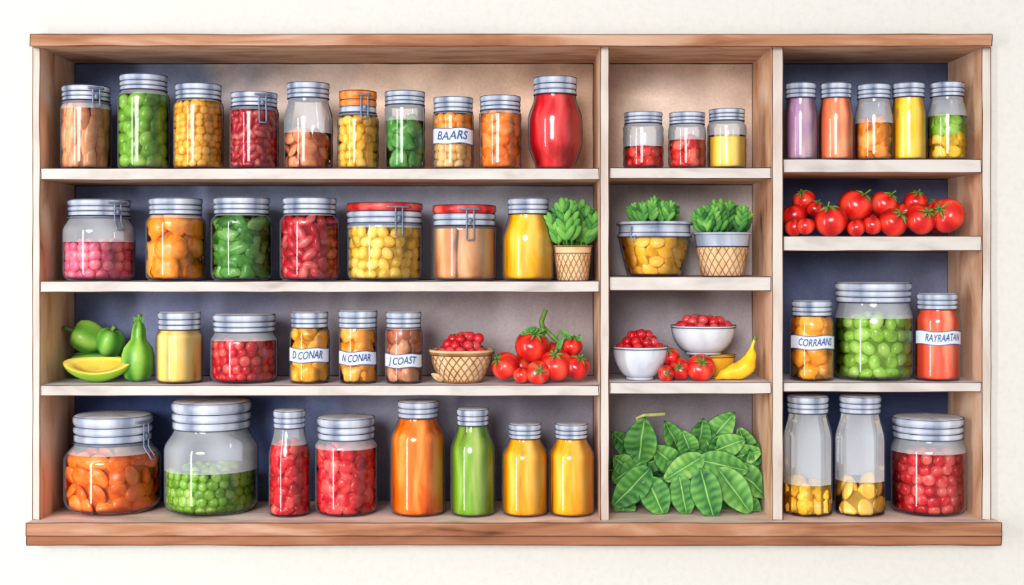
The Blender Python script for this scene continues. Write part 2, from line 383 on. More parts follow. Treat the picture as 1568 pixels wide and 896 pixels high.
def jar(name, cx, top, w, lw, lh, shelf, fill=None, kind='liquid', s=8, col=(200, 60, 40), sh=.1, bt=1.0, btop=.35, bail=None,
        label=None, lid='metal', seg=44, milk=True, col2=None, fill2=None, yoff=0, light=None, dark=None, corner=.12, smooth=True, gmilk=None):
    Rf = w/2*S
    y = Rf+.013+yoff; k = kk(y); R = w/2*k; rl = lw/2*k; hl = lh*k
    z0 = Z(SH[shelf]); H = (ZC+(VY-top)*k)-z0
    zn = H-hl; hs = sh*(H); zs = zn-hs; rn = min(rl*.94, R*.98)
    rc = corner*R*2
    def Rz(z):
        t = z/max(zs, 1e-5)
        base = R*(bt+(1-bt)*sstep(t/btop)) if bt < 1 else R
        if z > zs: base = base+(rn-base)*sstep((z-zs)/(zn-zs))**1.15
        if z < rc: base = base-rc+math.sqrt(max(0, rc*rc-(rc-max(0, z))**2))
        return base
    e = empty(name, ((cx-VX)*k, y, z0))
    fz = None if fill is None else (ZC+(VY-fill)*k)-z0
    if fz is None or fz > zn: fz = zn*.985
    GM = gmilk or G_MILK
    b = B(); N = 30
    zz = [rc*(1-math.cos(math.pi/2*i/6)) for i in range(7)]+[rc+(zn-rc)*i/N for i in range(1, N+1)]
    prof = [(.0005, .0004)]+[(max(.001, Rz(z)), max(z, .0004)) for z in zz]
    b.lathe(prof, G_CLEAR, seg=seg, matf=(lambda z: GM if (z > fz+.002 and milk) else G_CLEAR), smooth=smooth)
    b.obj('glass_body', e)
    # ink contour added along the profile to outline the jar
    b = B()
    for sg in (1, -1):
        pts = [(sg*(p[0]+.0003), 0, p[1]+.0004) for p in prof[3:]]
        b.tube(pts, [.0007+.0003*math.sin(i*.7+cx) for i in range(len(pts))], INK, n=5)
    b.ring(Rz(rc*.35)+.0002, rc*.35, .0006, INK)
    b.ring(rn+.0006, zn-.0005, .0009, INK)
    b.obj('ink_contour', e)
    # contents
    light_ = light or mixc(col, (255, 245, 200), .5)
    b = B()
    if kind == 'liquid':
        m = wc(name+'_liquid', col, dark=dark or (col[0]*.9, col[1]*.8, col[2]*.78), light=light_, scale=24, st=(1.4, 1.4, .28), amp=1.1, rough=.3, rim=.4, spec=.3)
        zl = [z for z in zz if z < fz-.001]+[fz]
        pr = [(.0005, .003)]+[(max(.001, Rz(z)*.955), max(z, .003)) for z in zl]+[(.0005, fz)]
        b.lathe(pr, m, seg=40, shade=.58, wob=.08)  # wob puts vertical highlight streaks into the liquid's colour
        b.ring(Rz(fz)*.955, fz, .0006, m)
    else:
        sm = s*k
        m = wc(name+'_bits', col, dark=dark, light=light_, scale=60, amp=.45, rough=.28, rim=.58, spec=.4)
        core = wc(name+'_core', tuple(x*.7 for x in col), rim=0, amp=.3, rough=.8, spec=.1)  # darkened core, its colour stands in for shade between the chunks
        def corer(zt, zb, cm):
            zl = [zb]+[zb+(zt-zb)*i/12 for i in range(1, 13)]
            pr = [(.0005, zb)]+[(max(.001, Rz(z)*.965-sm*.65), z) for z in zl]+[(.0005, zt)]
            b.lathe(pr, cm, seg=28)
        if col2:
            f2 = (ZC+(VY-fill2)*k)-z0
            m2 = wc(name+'_bits2', col2, scale=60, amp=.45, rough=.28, rim=.58)
            core2 = wc(name+'_core2', tuple(x*.7 for x in col2), rim=0, amp=.3, rough=.8)  # lower layer's core, gap shade put into its colour too
            corer(f2, .004, core2); corer(fz-sm*.9, f2, core)
            chunks(b, Rz, .003, f2, kind, sm, m2, False); chunks(b, Rz, f2, fz, kind, sm, m)
        else:
            corer(fz-sm*.9, .004, core)
            chunks(b, Rz, .003, fz, kind, sm, m)
    b.obj('contents', e)
    # lid
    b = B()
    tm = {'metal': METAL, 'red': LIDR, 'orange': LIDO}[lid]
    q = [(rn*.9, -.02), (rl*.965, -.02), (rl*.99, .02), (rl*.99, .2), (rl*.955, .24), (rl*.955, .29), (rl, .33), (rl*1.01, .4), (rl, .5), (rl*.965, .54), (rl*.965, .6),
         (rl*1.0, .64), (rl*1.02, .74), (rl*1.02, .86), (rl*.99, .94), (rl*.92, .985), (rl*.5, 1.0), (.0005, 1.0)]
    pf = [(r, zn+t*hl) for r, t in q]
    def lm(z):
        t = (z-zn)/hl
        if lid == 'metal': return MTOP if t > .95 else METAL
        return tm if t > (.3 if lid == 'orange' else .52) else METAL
    b.lathe(pf, METAL, seg=44, shade=.55, wob=.13, matf=lm)  # wob paints streaky metal reflections into the lid colour
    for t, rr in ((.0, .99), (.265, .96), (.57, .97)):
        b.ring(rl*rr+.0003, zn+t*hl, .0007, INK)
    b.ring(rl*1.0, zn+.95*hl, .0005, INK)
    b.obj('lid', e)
    if bail:
        a, ln = bail; a = math.radians(a); L = ln*k; b = B()
        b.ring(rn+.003, zn-.004, .0016, WIRE)
        top_ = H-hl*.25; bot_ = zn-L; hw = 5.5*k
        pts = []
        for i in range(25):
            t = i/24*2-1
            u = abs(t); zv = bot_+(top_-bot_)*(max(0, u-.25)/.75)
            xo = hw*(math.sin(min(1, u/.3)*math.pi/2))*(1 if t > 0 else -1)
            rr = max(rl*1.02, Rz(zv))+.0035
            aa = a+xo/rr
            pts.append((rr*math.cos(aa), rr*math.sin(aa), zv))
        b.tube(pts, .0015, WIRE, n=6)
        b.tube([((rl*1.02+.003)*math.cos(a+t), (rl*1.02+.003)*math.sin(a+t), top_) for t in [-.32+.08*i for i in range(9)]], .0022, WIRE)
        b.ell(((rl+.004)*math.cos(a), (rl+.004)*math.sin(a), zn+.2*hl), (.004, .004, .006), WIRE)
        b.obj('wire_clasp', e)
    if label:
        y0_, y1_, txt = label
        za = (ZC+(VY-y1_)*k)-z0; zb = (ZC+(VY-y0_)*k)-z0; b = B(); vs = []; fs = []; rr = R*1.012; n = 24; A = math.radians(82)
        shl = []
        for j in range(5):
            for i in range(n+1):
                a = -math.pi/2-A+2*A*i/n
                zq = za+(zb-za)*j/4+.0012*math.sin(i*.5)
                vs.append((rr*math.cos(a), rr*math.sin(a), zq)); shl.append(.5)
        for j in range(4):
            for i in range(n): fs.append((j*(n+1)+i, j*(n+1)+i+1, (j+1)*(n+1)+i+1, (j+1)*(n+1)+i))
        b.add(vs, fs, LABEL, shl)
        for zq in (0, 4): b.tube([Vector(vs[zq*(n+1)+i]) for i in range(n+1)], .0007, LBLUE, n=5)
        tv, tf = textmesh(txt, (zb-za)*.78)
        wid = max(v.x for v in tv)-min(v.x for v in tv); sc_ = min(1.1, R*1.7/wid)
        r2 = rr+.0006; vs = []
        for v in tv:
            a = -math.pi/2+v.x*sc_/r2; vs.append((r2*math.cos(a), r2*math.sin(a), (za+zb)/2+v.y+.0012*math.sin(((a+math.pi/2+A)/(2*A))*n*.5)))
        b.add(vs, tf, LBLUE, .45, False)
        b.obj('label', e)
    return e

# row 1 left
jar('peanut_jar', 132, 133, 76, 71, 23, 'L1', 172, 'tall', 13, (214, 138, 90), bail=(-50, 12))
jar('green_olive_jar', 220, 116, 78, 71, 24, 'L1', 150, 'oval', 12, (124, 178, 52), sh=.08)
jar('corn_jar', 304, 130, 76, 69, 24, 'L1', 158, 'ball', 6.5, (246, 174, 40), sh=.08)
jar('red_bean_jar', 389, 143, 74, 70, 22, 'L1', 172, 'bean', 7, (184, 22, 42), sh=.08, bail=(-60, 26))
jar('almond_jar', 472, 128, 74, 64, 24, 'L1', 206, 'slice', 12, (212, 104, 56), sh=.28)
jar('chickpea_jar', 548, 140, 62, 57, 34, 'L1', 182, 'oval', 8, (250, 188, 46), lid='orange', bail=(-65, 10))
jar('pesto_jar', 620, 141, 60, 61, 21, 'L1', 188, 'lump', 14, (62, 140, 44), sh=.06)
jar('bean_jar', 694, 150, 61, 60, 23, 'L1', 178, 'oval', 8, (246, 142, 32), col2=(234, 184, 112), fill2=212, label=(199, 222, 'BAARS'), sh=.06)
jar('apricot_jar', 766, 148, 63, 62, 22, 'L1', 176, 'lump', 11, (246, 124, 22), sh=.06)
jar('tomato_sauce_jar', 850, 119, 82, 66, 27, 'L1', None, 'liquid', 8, (214, 28, 38), light=(236, 96, 92), dark=(180, 14, 30), sh=.3, bt=.72, btop=.6, corner=.08)
# row 1 middle
jar('cherry_tomato_jar', 985, 173, 60, 58, 17, 'M1', 228, 'ball', 9, (226, 32, 28), sh=.1)
jar('cherry_tomato_jar', 1052, 173, 56, 54, 18, 'M1', 218, 'lump', 10, (226, 32, 28), sh=.1)
jar('lemon_curd_jar', 1113, 168, 58, 54, 18, 'M1', 211, 'liquid', 9, (246, 206, 78), sh=.1)
# row 1 right
jar('plum_juice_bottle', 1226, 128, 51, 46, 23, 'R1', None, 'liquid', 8, (172, 130, 172), sh=.3)
jar('salmon_puree_bottle', 1280, 128, 53, 46, 23, 'R1', None, 'liquid', 8, (240, 126, 82), sh=.3)
jar('orange_slice_bottle', 1338, 130, 58, 50, 22, 'R1', 192, 'lump', 14, (247, 148, 38), sh=.3)
jar('lemon_juice_bottle', 1391, 128, 53, 48, 22, 'R1', None, 'liquid', 8, (250, 200, 28), sh=.3)
jar('mixed_pickle_bottle', 1450, 127, 60, 50, 22, 'R1', 182, 'lump', 10, (140, 188, 56), col2=(250, 202, 40), fill2=210, sh=.3)
# row 2 left
jar('pink_candy_jar', 152, 306, 108, 92, 25, 'L2', 372, 'ball', 9, (240, 104, 138), sh=.2, bail=(-40, 22))
jar('peach_jar', 269, 304, 90, 80, 25, 'L2', 336, 'lump', 18, (252, 150, 24), sh=.1)
jar('pickled_leaf_jar', 370, 303, 93, 84, 25, 'L2', 334, 'leafy', 13, (78, 150, 48), sh=.1)
jar('kidney_bean_jar', 474, 303, 91, 81, 25, 'L2', 334, 'bean', 10, (198, 20, 44), sh=.1)
jar('pasta_jar', 589, 311, 114, 115, 31, 'L2', 350, 'oval', 9.5, (252, 204, 74), lid='red', sh=.03, bail=(-64, 20), corner=.1)
jar('peanut_butter_jar', 711, 314, 98, 96, 32, 'L2', 348, 'liquid', 9.5, (220, 158, 108), lid='red', sh=.03, bail=(-78, 22), corner=.1)
jar('mustard_bottle', 809, 304, 79, 63, 24, 'L2', None, 'liquid', 9.5, (250, 190, 14), sh=.33)
# row 3 left
jar('custard_jar', 275, 477, 71, 64, 27, 'L3', None, 'liquid', 9, (248, 210, 112), sh=.1)
jar('cranberry_jar', 374, 480, 102, 94, 27, 'L3', 522, 'ball', 8, (214, 26, 42), sh=.16)
jar('mango_jar', 474, 477, 60, 56, 24, 'L3', 502, 'lump', 14, (252, 176, 30), label=(532, 553, 'D CONAR'), sh=.08)
jar('mango_jar', 548, 475, 57, 59, 26, 'L3', 504, 'lump', 14, (250, 158, 26), label=(537, 557, 'N CONAR'), sh=.06)
jar('chutney_jar', 618, 477, 56, 54, 24, 'L3', 504, 'lump', 14, (194, 108, 72), label=(541, 561, 'J COAST'), sh=.08)
# row 3 right
jar('peach_slice_jar', 1243, 460, 66, 60, 23, 'R3', 484, 'lump', 16, (252, 164, 26), label=(513, 533, 'CORRAANS'), sh=.1)
jar('large_olive_jar', 1337, 432, 120, 113, 30, 'R3', 486, 'oval', 11, (146, 194, 64), sh=.22)
jar('salmon_jam_jar', 1435, 449, 68, 60, 24, 'R3', None, 'liquid', 9, (246, 94, 64), label=(506, 526, 'RAYRAATAN'), sh=.15)
# row 4 left
jar('carrot_jar', 173, 633, 146, 116, 40, 'L4', 692, 'slice', 14, (255, 122, 30), light=(255, 176, 96), dark=(206, 84, 22), sh=.2, bail=(-22, 26), corner=.15)
jar('pea_jar', 324, 612, 142, 118, 42, 'L4', 716, 'ball', 8, (124, 176, 46), sh=.2, corner=.12)
jar('raspberry_bottle', 443, 627, 62, 48, 27, 'L4', 682, 'lump', 10, (218, 28, 42), sh=.3)
jar('strawberry_jar', 530, 637, 95, 87, 33, 'L4', 684, 'lump', 11, (228, 34, 48), sh=.08)
jar('carrot_juice_bottle', 640, 613, 84, 61, 25, 'L4', None, 'liquid', 9, (250, 120, 6), light=(255, 186, 90), sh=.2)
jar('green_juice_bottle', 724, 625, 68, 48, 25, 'L4', None, 'liquid', 9, (128, 174, 40), sh=.27)
jar('orange_juice_bottle', 804, 648, 70, 50, 22, 'L4', None, 'liquid', 9, (253, 178, 10), sh=.22)
jar('orange_juice_bottle', 875, 648, 70, 50, 22, 'L4', None, 'liquid', 9, (253, 178, 10), sh=.22)
# row 4 right
jar('milk_bottle', 1237, 605, 75, 62, 26, 'R4', 742, 'lump', 14, (252, 196, 50), sh=.24, seg=10, smooth=False, gmilk=G_BOT)
jar('milk_bottle', 1317, 605, 76, 62, 26, 'R4', 736, 'slice', 14, (252, 198, 70), sh=.24, seg=10, smooth=False, gmilk=G_BOT)
jar('cherry_jar', 1421, 637, 112, 105, 32, 'R4', 692, 'ball', 9.5, (206, 18, 36), sh=.14)

# ---------------------------------------------------------------- produce materials
TOM = wc('tomato_skin', (218, 32, 24), dark=(166, 16, 20), light=(244, 100, 72), scale=14, amp=.4, rough=.2, rim=.65, spec=.5)
CHR = wc('cherry_skin', (204, 24, 36), dark=(140, 12, 28), scale=30, amp=.3, rough=.2, rim=.7, spec=.5)
GRN = wc('stem_green', (92, 130, 52), scale=40, amp=.3, rough=.5, rim=.5)
LEAF = wc('basil_leaf', (92, 152, 68), dark=(46, 102, 48), light=(160, 202, 112), ink=(18, 44, 32), scale=30, amp=.35, rough=.55, rim=0, spec=.2)
SPR = wc('succulent_leaf', (76, 142, 60), dark=(34, 88, 44), light=(136, 192, 88), ink=(16, 48, 36), scale=40, amp=.35, rough=.5, rim=.75, spec=.2)
WHT = wc('white_ceramic', (204, 208, 218), dark=(158, 166, 184), light=(226, 228, 234), scale=14, amp=.5, rough=.3, rim=.5, spec=.4)
YEL = wc('yellow_ceramic', (243, 180, 46), scale=14, amp=.4, rough=.35, rim=.5)
BSK = wc('basket_straw', (218, 184, 140), dark=(180, 138, 98), scale=40, amp=.4, rough=.8, rim=.4, spec=.1)
BSK2 = wc('basket_cane', (150, 100, 64), scale=40, amp=.4, rough=.8, rim=.4, spec=.1)

def tomato(b, c, r, cal=None, mat=TOM, squash=.9):
    d = Vector(cal).normalized() if cal else Vector((random.uniform(-.5, .5), -.2, 1)).normalized()
    R = rot_to(d); pr = []
    n = 14
    for i in range(n+1):
        t = math.pi*i/n
        rr = math.sin(t)*r; z = -math.cos(t)*r*squash
        if i > n-4: z -= r*.13*(1-(n-i)/4.0)**1
        pr.append((max(rr, .0002), z))
    b.lathe(pr, mat, seg=24, shade=random.uniform(.42, .58), c=c, lobes=5, lamp=.02, tilt=R)
    if cal:
        top = Vector(c)+d*(r*squash*.86)
        for i in range(6):
            a = 6.283*i/6+random.uniform(-.2, .2)
            o = R @ Vector((math.cos(a), math.sin(a), 0)); ln = r*random.uniform(.5, .75)
            mid = top+o*ln*.5+d*.0018
            b.tube([top+d*.001, mid, top+o*ln-d*(ln*.28)+d*.003], [r*.07, r*.085, r*.015], GRN, n=5)
        b.tube([top, top+d*r*.2, top+d*r*.42+Vector((r*.1, 0, 0))], [r*.06, r*.05, r*.07], GRN, n=6)

def pile(name, lst, shelf, extra=None):
    b = B(); zf = Z(SH[shelf])
    for (px, py, rp, y, cal) in lst:
        r = rp*kk(y); c = P(px, py, y)
        if c.z-r*.92 < zf: c.z = zf+r*.92
        tomato(b, c, r, cal)
    if extra: extra(b)
    return b.obj(name)

pile('tomato_pile', [
 (1216, 330, 20, .09, None), (1231, 307, 18, .10, (-.4, -.5, .8)), (1233, 346, 15, .035, None), (1248, 320, 14, .08, (.3, -.5, .9)), (1216, 348, 15, .05, None),
 (1272, 339, 26, .045, (-.2, -.2, 1)), (1290, 328, 20, .11, None), (1310, 316, 27, .075, (.6, -.2, .8)), (1311, 349, 15, .035, None), (1336, 345, 16, .04, None),
 (1354, 313, 22, .085, (.5, -.4, .8)), (1330, 333, 18, .12, None), (1367, 341, 23, .04, (.5, -.6, .6)), (1388, 325, 18, .10, None), (1402, 309, 18, .085, (.1, -.5, .9)),
 (1410, 336, 24, .045, (.3, -.8, .5)), (1450, 330, 27, .05, (-.7, -.6, .4)), (1432, 318, 14, .10, (-.5, -.3, .8)), (1438, 345, 16, .10, None), (1370, 342, 18, .12, None)], 'R2')

def vine(b):
    pts = [P(836, 474, .075), P(829, 492, .075), P(832, 510, .07), P(822, 520, .06)]
    b.tube(pts, [.004, .005, .0055, .003], GRN, n=8)
    b.tube([P(831, 500, .075), P(850, 520, .07), P(868, 532, .07), P(886, 520, .07)], [.004, .004, .0035, .002], GRN, n=8)
    b.tube([P(850, 520, .07), P(856, 508, .07), P(864, 514, .07)], [.003, .0025, .001], GRN, n=6)
    for (p, q) in [((800, 512), (822, 500)), ((852, 540), (862, 515)), ((835, 505), (795, 512)), ((875, 520), (858, 505)), ((885, 522), (889, 512))]:
        b.leaf(P(*p, .055), P(*q, .05), (0, -1, .3), .011, SPR)
pile('tomatoes_on_vine', [
 (773, 560, 22, .05, (-.6, -.5, .5)), (798, 560, 20, .085, None), (815, 530, 27, .065, (.2, -.5, .9)), (852, 559, 26, .045, (-.1, -.6, .8)), (824, 572, 19, .025, (.1, -.9, .3)),
 (883, 562, 21, .045, (.3, -.5, .8)), (876, 530, 16, .07, (.1, -.4, 1)), (842, 540, 20, .10, None), (868, 555, 20, .11, None), (799, 574, 14, .03, None)], 'L3', vine)
pile('cherry_tomato_cluster', [(1020, 576, 13, .03, (0, -1, .1)), (1042, 565, 17, .045, (-.3, -.9, .3)), (1027, 546, 14, .06, (-.3, -.5, .6)), (1073, 572, 22, .035, (0, -.8, .5)), (1030, 568, 14, .075, None)], 'M3')

# ---------------------------------------------------------------- bowls
def dome(b, R, z, s, mat, h=3, spread=1.0):
    for l in range(h):
        rr0 = R*(1-l*.3)
        for rr in ([rr0, rr0*.55, 0.0] if l == h-1 else [rr0, rr0*.6]):
            n = max(1, int(2*math.pi*rr/(2*s*spread)))
            for i in range(n):
                a = 6.283*(i+.5*(l % 2))/n+random.uniform(-.1, .1)
                b.ell((rr*math.cos(a), rr*math.sin(a), z+l*s*1.25+random.uniform(-.15, .3)*s), (s, s, s), mat, shade=random.uniform(.35, .7))
                if random.random() < .5:
                    p = Vector((rr*math.cos(a), rr*math.sin(a), z+l*s*1.25))+Vector((0, -s*.6, s*.8))
                    b.ell(p, (s*.16, s*.16, s*.16), GRN, nu=6, nv=4)

def bowl(name, cx, rimy, w, basew, floor_z, y, mat, fruit=True, s=8, layers=3):
    k = kk(y); R = w/2*k; rb = basew/2*k; H = ZC+(VY-rimy)*k-floor_z
    e = empty(name, ((cx-VX)*k, y, floor_z)); b = B()
    pr = [(.0005, .001), (rb*.9, 0.0), (rb, .001), (rb*.98, H*.09)]
    for i in range(12):
        t = i/11; pr.append((rb+(R-rb)*math.sin(t*math.pi/2)**.8, H*.1+(H*.84)*t**1.15))
    pr += [(R*1.02, H*.95), (R*1.035, H*.975), (R*1.02, H), (R*.97, H*.995)]
    for i in range(8):
        t = i/7; pr.append((max(.0005, R*.93*math.cos(t*math.pi/2)), H*.95-H*.8*math.sin(t*math.pi/2)))
    b.lathe(pr, mat, seg=48)
    b.ring(R*1.015, H*.93, .0007, INK); b.ring(R*1.02, H, .0006, INK); b.ring(rb*1.0, H*.1, .0006, INK); b.ring(rb*.98, .001, .0006, INK)
    for sg in (1, -1):
        b.tube([(sg*(r+.0002), 0, z) for r, z in pr[2:18]], .0006, INK, n=5)
    b.obj('bowl', e)
    if fruit:
        b = B(); dome(b, R*.82-s*k*.5, H*.93, s*k, CHR, layers); b.obj('cherries', e)
    return e, H

zM3 = Z(SH['M3']); zL3 = Z(SH['L3'])
bowl('cherry_bowl', 980, 530, 84, 44, zM3, .065, WHT, s=8)
e, Hy = bowl('yellow_bowl', 1091, 543, 68, 46, zM3, .105, YEL, fruit=False)
b = B(); b.lathe([(.0005, Hy*.5), (.03, Hy*.6), (.036, Hy*.93), (.034, Hy+.0005), (.0005, Hy+.001)], YEL, seg=32); b.obj('mango_filling', e)
bowl('cherry_bowl', 1077, 498, 97, 56, zM3+Hy+.001, .1, WHT, s=8, layers=2)

def lattice(b, r0, r1, z0, z1, n, rt, mat, fn=None):
    for sgn in (1, -1):
        for i in range(n):
            pts = []
            for j in range(13):
                t = j/12; a = 6.283*i/n+sgn*t*.75
                r = (fn(t) if fn else r0+(r1-r0)*t)+.0004
                pts.append((r*math.cos(a), r*math.sin(a), z0+(z1-z0)*t))
            b.tube(pts, rt, mat, n=4)

# basket with cherries (row 3)
y = .065; k = kk(y); e = empty('cherry_basket', ((707-VX)*k, y, zL3)); b = B()
R = 46*k; rb = 30*k; H = ZC+(VY-540)*k-zL3
fn = lambda t: rb+(R-rb)*math.sin(t*math.pi/2)
pr = [(.0005, 0), (rb*.95, 0)]+[(fn(t/10), .001+(H-.001)*t/10) for t in range(11)]+[(R*.95, H), (R*.8, H*.8), (.0005, H*.75)]
b.lathe(pr, BSK, seg=40); lattice(b, rb, R, .001, H*.95, 22, .0009, BSK2, fn)
b.ring(R*1.03, H, .0042, BSK2); b.ring(R*1.05, H+.004, .0032, BSK); b.ring(rb, .003, .003, BSK2)
b.obj('basket', e); b = B(); dome(b, R*.72, H*1.0, 8.5*k, CHR, 3)
b.ell((26*k, -.01, H+22*k), (8.5*k,)*3, CHR); b.obj('cherries', e)
bb = B(); bb.leaf(Vector((-28*k, -.02, .004)), Vector((-46*k, -.02, .018)), (0, -1, .4), .012, BSK); bb.obj('leaf', e)

# ---------------------------------------------------------------- potted plants
def sprouts(b, zbase, Rp, wpx, hh, k, n=16, q_=1.0):
    for i in range(n):
        t = (i+.5)/n*2-1
        yy = random.uniform(-.55, .6)*Rp
        bx = t*Rp*.72; top = Vector((t*wpx*.5*k*random.uniform(.82, 1.0), yy*1.15, zbase+hh*k*(1-.42*abs(t)**1.6)*random.uniform(.8, 1.02)))
        base = Vector((bx, yy, zbase-.006)); d = top-base
        b.tube([base, base.lerp(top, .5)+Vector((0, 0, .002)), top], [.0026, .0022, .001], SPR, n=5)
        dn = d.normalized()
        for q in range(4):
            u = .22+.2*q; p = base.lerp(top, min(1, u))
            for sg in (1, -1):
                dr = (dn*1.05+Vector((sg*.75, random.uniform(-.4, .1), .1))).normalized()
                ln = .023*(1.12-.1*q)*q_
                b.ell(p+dr*ln*.5, (ln*.26, ln*.2, ln*.6), SPR, rot_to(dr), shade=random.uniform(.24, .8), nu=12, nv=8)
        b.ell(top, (.0062*q_, .005*q_, .011*q_), SPR, rot_to(dn), shade=.65, nu=12, nv=8)

def basketpot(name, cx, shelf, rimy, bandy, w, bw, leafw, leafh, y, glassband, q_=1.0, n=13):
    zf = Z(SH[shelf]); k = kk(y); R = w/2*k; rb = bw/2*k; H = ZC+(VY-rimy)*k-zf; hb = ZC+(VY-bandy)*k-zf
    e = empty(name, ((cx-VX)*k, y, zf)); b = B()
    rm = rb+(R-rb)*hb/H
    b.lathe([(.0005, 0), (rb*.96, 0), (rb, .002), (rm, hb)], BSK, seg=40); lattice(b, rb, rm, .001, hb, 20, .0008, BSK2)
    m = METAL if glassband else BSK
    b.lathe([(rm, hb), (R*1.0, H*.98), (R*1.03, H), (R*.97, H), (R*.9, H*.9), (.0005, H*.88)], m, seg=40)
    if glassband: b.ring(R*1.02, H, .0025, METAL); b.ring(rm*1.01, hb, .0012, INK)
    else: b.ring(R*1.03, H, .0016, BSK2); b.ring(rm, hb, .0008, INK)
    b.ring(rb, .001, .0008, INK)
    for sg in (1, -1): b.tube([(sg*rb, 0, 0), (sg*rm, 0, hb), (sg*R, 0, H)], .0006, INK, n=5)
    b.obj('basket_pot', e); b = B(); sprouts(b, H, R, leafw, leafh, k, n, q_); b.obj('foliage', e)
basketpot('potted_succulent', 877, 'L2', 377, 388, 58, 46, 82, 72, .055, False, 1.1, 12)
basketpot('potted_succulent', 1106, 'M2', 358, 378, 86, 62, 98, 48, .07, True, .85, 15)

# pasta tub with a plant on top
y = .085; k = kk(y); zf = Z(SH['M2']); e = empty('pasta_tub_with_succulent', ((1002-VX)*k, y, zf))
Rr = 55*k; rb = 40*k; H = ZC+(VY-340)*k-zf; hb = ZC+(VY-364)*k-zf
Rt = lambda z: rb+(Rr-rb)*max(0, min(1, z/hb))**.8
b = B(); b.lathe([(.0005, .0005), (rb*.9, .0005)]+[(Rt(hb*i/12), .001+hb*i/12) for i in range(13)], G_CLEAR, seg=44); b.obj('glass_body', e)
b = B()
for sg in (1, -1): b.tube([(sg*Rt(hb*i/12), 0, hb*i/12) for i in range(13)], .0007, INK, n=5)  # ink outline added up both sides of the tub
b.ring(rb, .002, .0007, INK); b.obj('ink_contour', e)
b = B(); pm = wc('tub_pasta', (247, 188, 40), scale=45, amp=.4, rim=.6)
b.lathe([(.0005, .004)]+[(Rt(hb*i/8)*.965-.008, .004+(hb-.006)*i/8) for i in range(9)]+[(.0005, hb-.002)], wc('tub_core', (190, 128, 30), rim=0), seg=28)  # darker core colour stands in for shade between the pasta pieces
chunks(b, Rt, .003, hb, 'slice', .013, pm, False); b.obj('contents', e)
b = B(); b.lathe([(Rr*.98, hb), (Rr*1.03, hb+.002), (Rr*1.03, hb+.006), (Rr*.99, hb+.008), (Rr*.99, H*.93), (Rr*1.05, H*.95), (Rr*1.06, H*.98), (Rr*1.03, H), (Rr*.9, H), (.0005, H*.99)], METAL, seg=48, wob=.12)  # wob puts reflection streaks into the rim's colour
for r_, z_ in ((1.03, hb+.001), (1.0, hb+.009), (1.05, H*.945)): b.ring(Rr*r_, z_, .0007, INK)
b.tube([(-Rr*.7, -Rr*.78, H-.01), (-Rr*.74, -Rr*.8, H*.75), (-Rr*.66, -Rr*.82, H*.62), (-Rr*.6, -Rr*.84, H*.75)], .0015, WIRE)
b.obj('metal_rim', e)
b = B(); sprouts(b, H, Rr*.72, 80, 34, k, 13, .75); b.obj('foliage', e)

# ---------------------------------------------------------------- green vegetables row 3
VEG = wc('pepper_green', (112, 170, 58), dark=(62, 122, 42), light=(178, 214, 104), scale=14, amp=.45, rough=.3, rim=.75)
VEGD = wc('gourd_green', (92, 156, 56), dark=(50, 108, 42), light=(158, 204, 90), scale=14, amp=.45, rough=.3, rim=.75)
MEL = wc('melon_flesh', (246, 216, 90), dark=(226, 184, 56), light=(250, 234, 150), scale=20, amp=.35, rough=.45, rim=0)
def veg(name, c, prof, d, mat, lobes, lamp, stem, extra=None):
    b = B(); R = rot_to(d); b.lathe(prof, mat, seg=48, c=c, lobes=lobes, lamp=lamp, tilt=R, shade=.5)
    t = Vector(c)+R @ Vector((0, 0, prof[-1][1]))
    b.tube([t-Vector(d).normalized()*.004]+[t+Vector(s_) for s_ in stem], [.005]+[.0038]*(len(stem)-1)+[.005], GRN, n=8)
    if extra: extra(b, t)
    return b.obj(name)
u = S
def pro(pts): return [(max(.0003, r*u), z*u) for r, z in pts]
pep = pro([(0, -25), (10, -27), (19, -24), (24, -14), (26, -2), (25, 10), (20, 20), (12, 24), (5, 22), (0, 20)])
b = B(); c = P(150, 568, .135); c.z = zL3+22*u
b.lathe(pro([(0, -52), (12, -48), (20, -34), (22, -10), (22, 15), (19, 35), (10, 48), (0, 52)]), VEGD, seg=48, c=c, lobes=8, lamp=.04, tilt=rot_to((1, 0, .02)))
b.obj('green_zucchini')
zt = zL3+44*u
veg('green_bell_pepper', (P(133, 500, .13).x, .13, zt+24*u), pep, (-.85, -.25, .45), VEG, 4, .06, [(-.006, -.002, .002), (-.014, -.004, .006), (-.022, -.004, .005)])
veg('green_bell_pepper', (P(169, 500, .12).x, .12, zt+17*u), [(r*.86, z*.86) for r, z in pep], (.3, -.2, 1), VEGD, 4, .06, [(0, 0, .004), (.004, 0, .01)])
def gleaf(b, t):
    for a in (-.9, .1, .9): b.leaf(t-Vector((0, 0, .006)), t+Vector((a*.012, -.004, .012-.006*abs(a))), (0, -1, .3), .009, SPR)
gp = pro([(0, 0), (10, .5), (19, 5), (24, 15), (25.5, 28), (25, 42), (22, 53), (17, 60), (12, 66), (11, 74), (10.5, 82), (8, 90), (3, 95), (0, 96)])
veg('green_gourd', (P(210, 500, .075).x, .075, zL3+.0005), gp, (.03, 0, 1), VEG, 5, .03, [(0, 0, .005), (.002, 0, .012)], gleaf)
b = B(); c = P(150, 566, .055); A, Bq, Cq = 54*u, 26*u, 26*u
RX = Matrix.Rotation(math.radians(28), 3, 'X')
vs = []; fs = []; nu = 40; nv = 12
for j in range(nv+1):
    t = math.pi/2*j/nv
    for i in range(nu):
        a = 6.283185*i/nu
        vs.append(RX @ Vector((A*math.cos(t)*math.cos(a), Bq*math.cos(t)*math.sin(a), -Cq*math.sin(t)+.12*A*math.cos(a)**2)))
for j in range(nv):
    for i in range(nu):
        q = (i+1) % nu; fs.append((j*nu+i, (j+1)*nu+i, (j+1)*nu+q, j*nu+q))
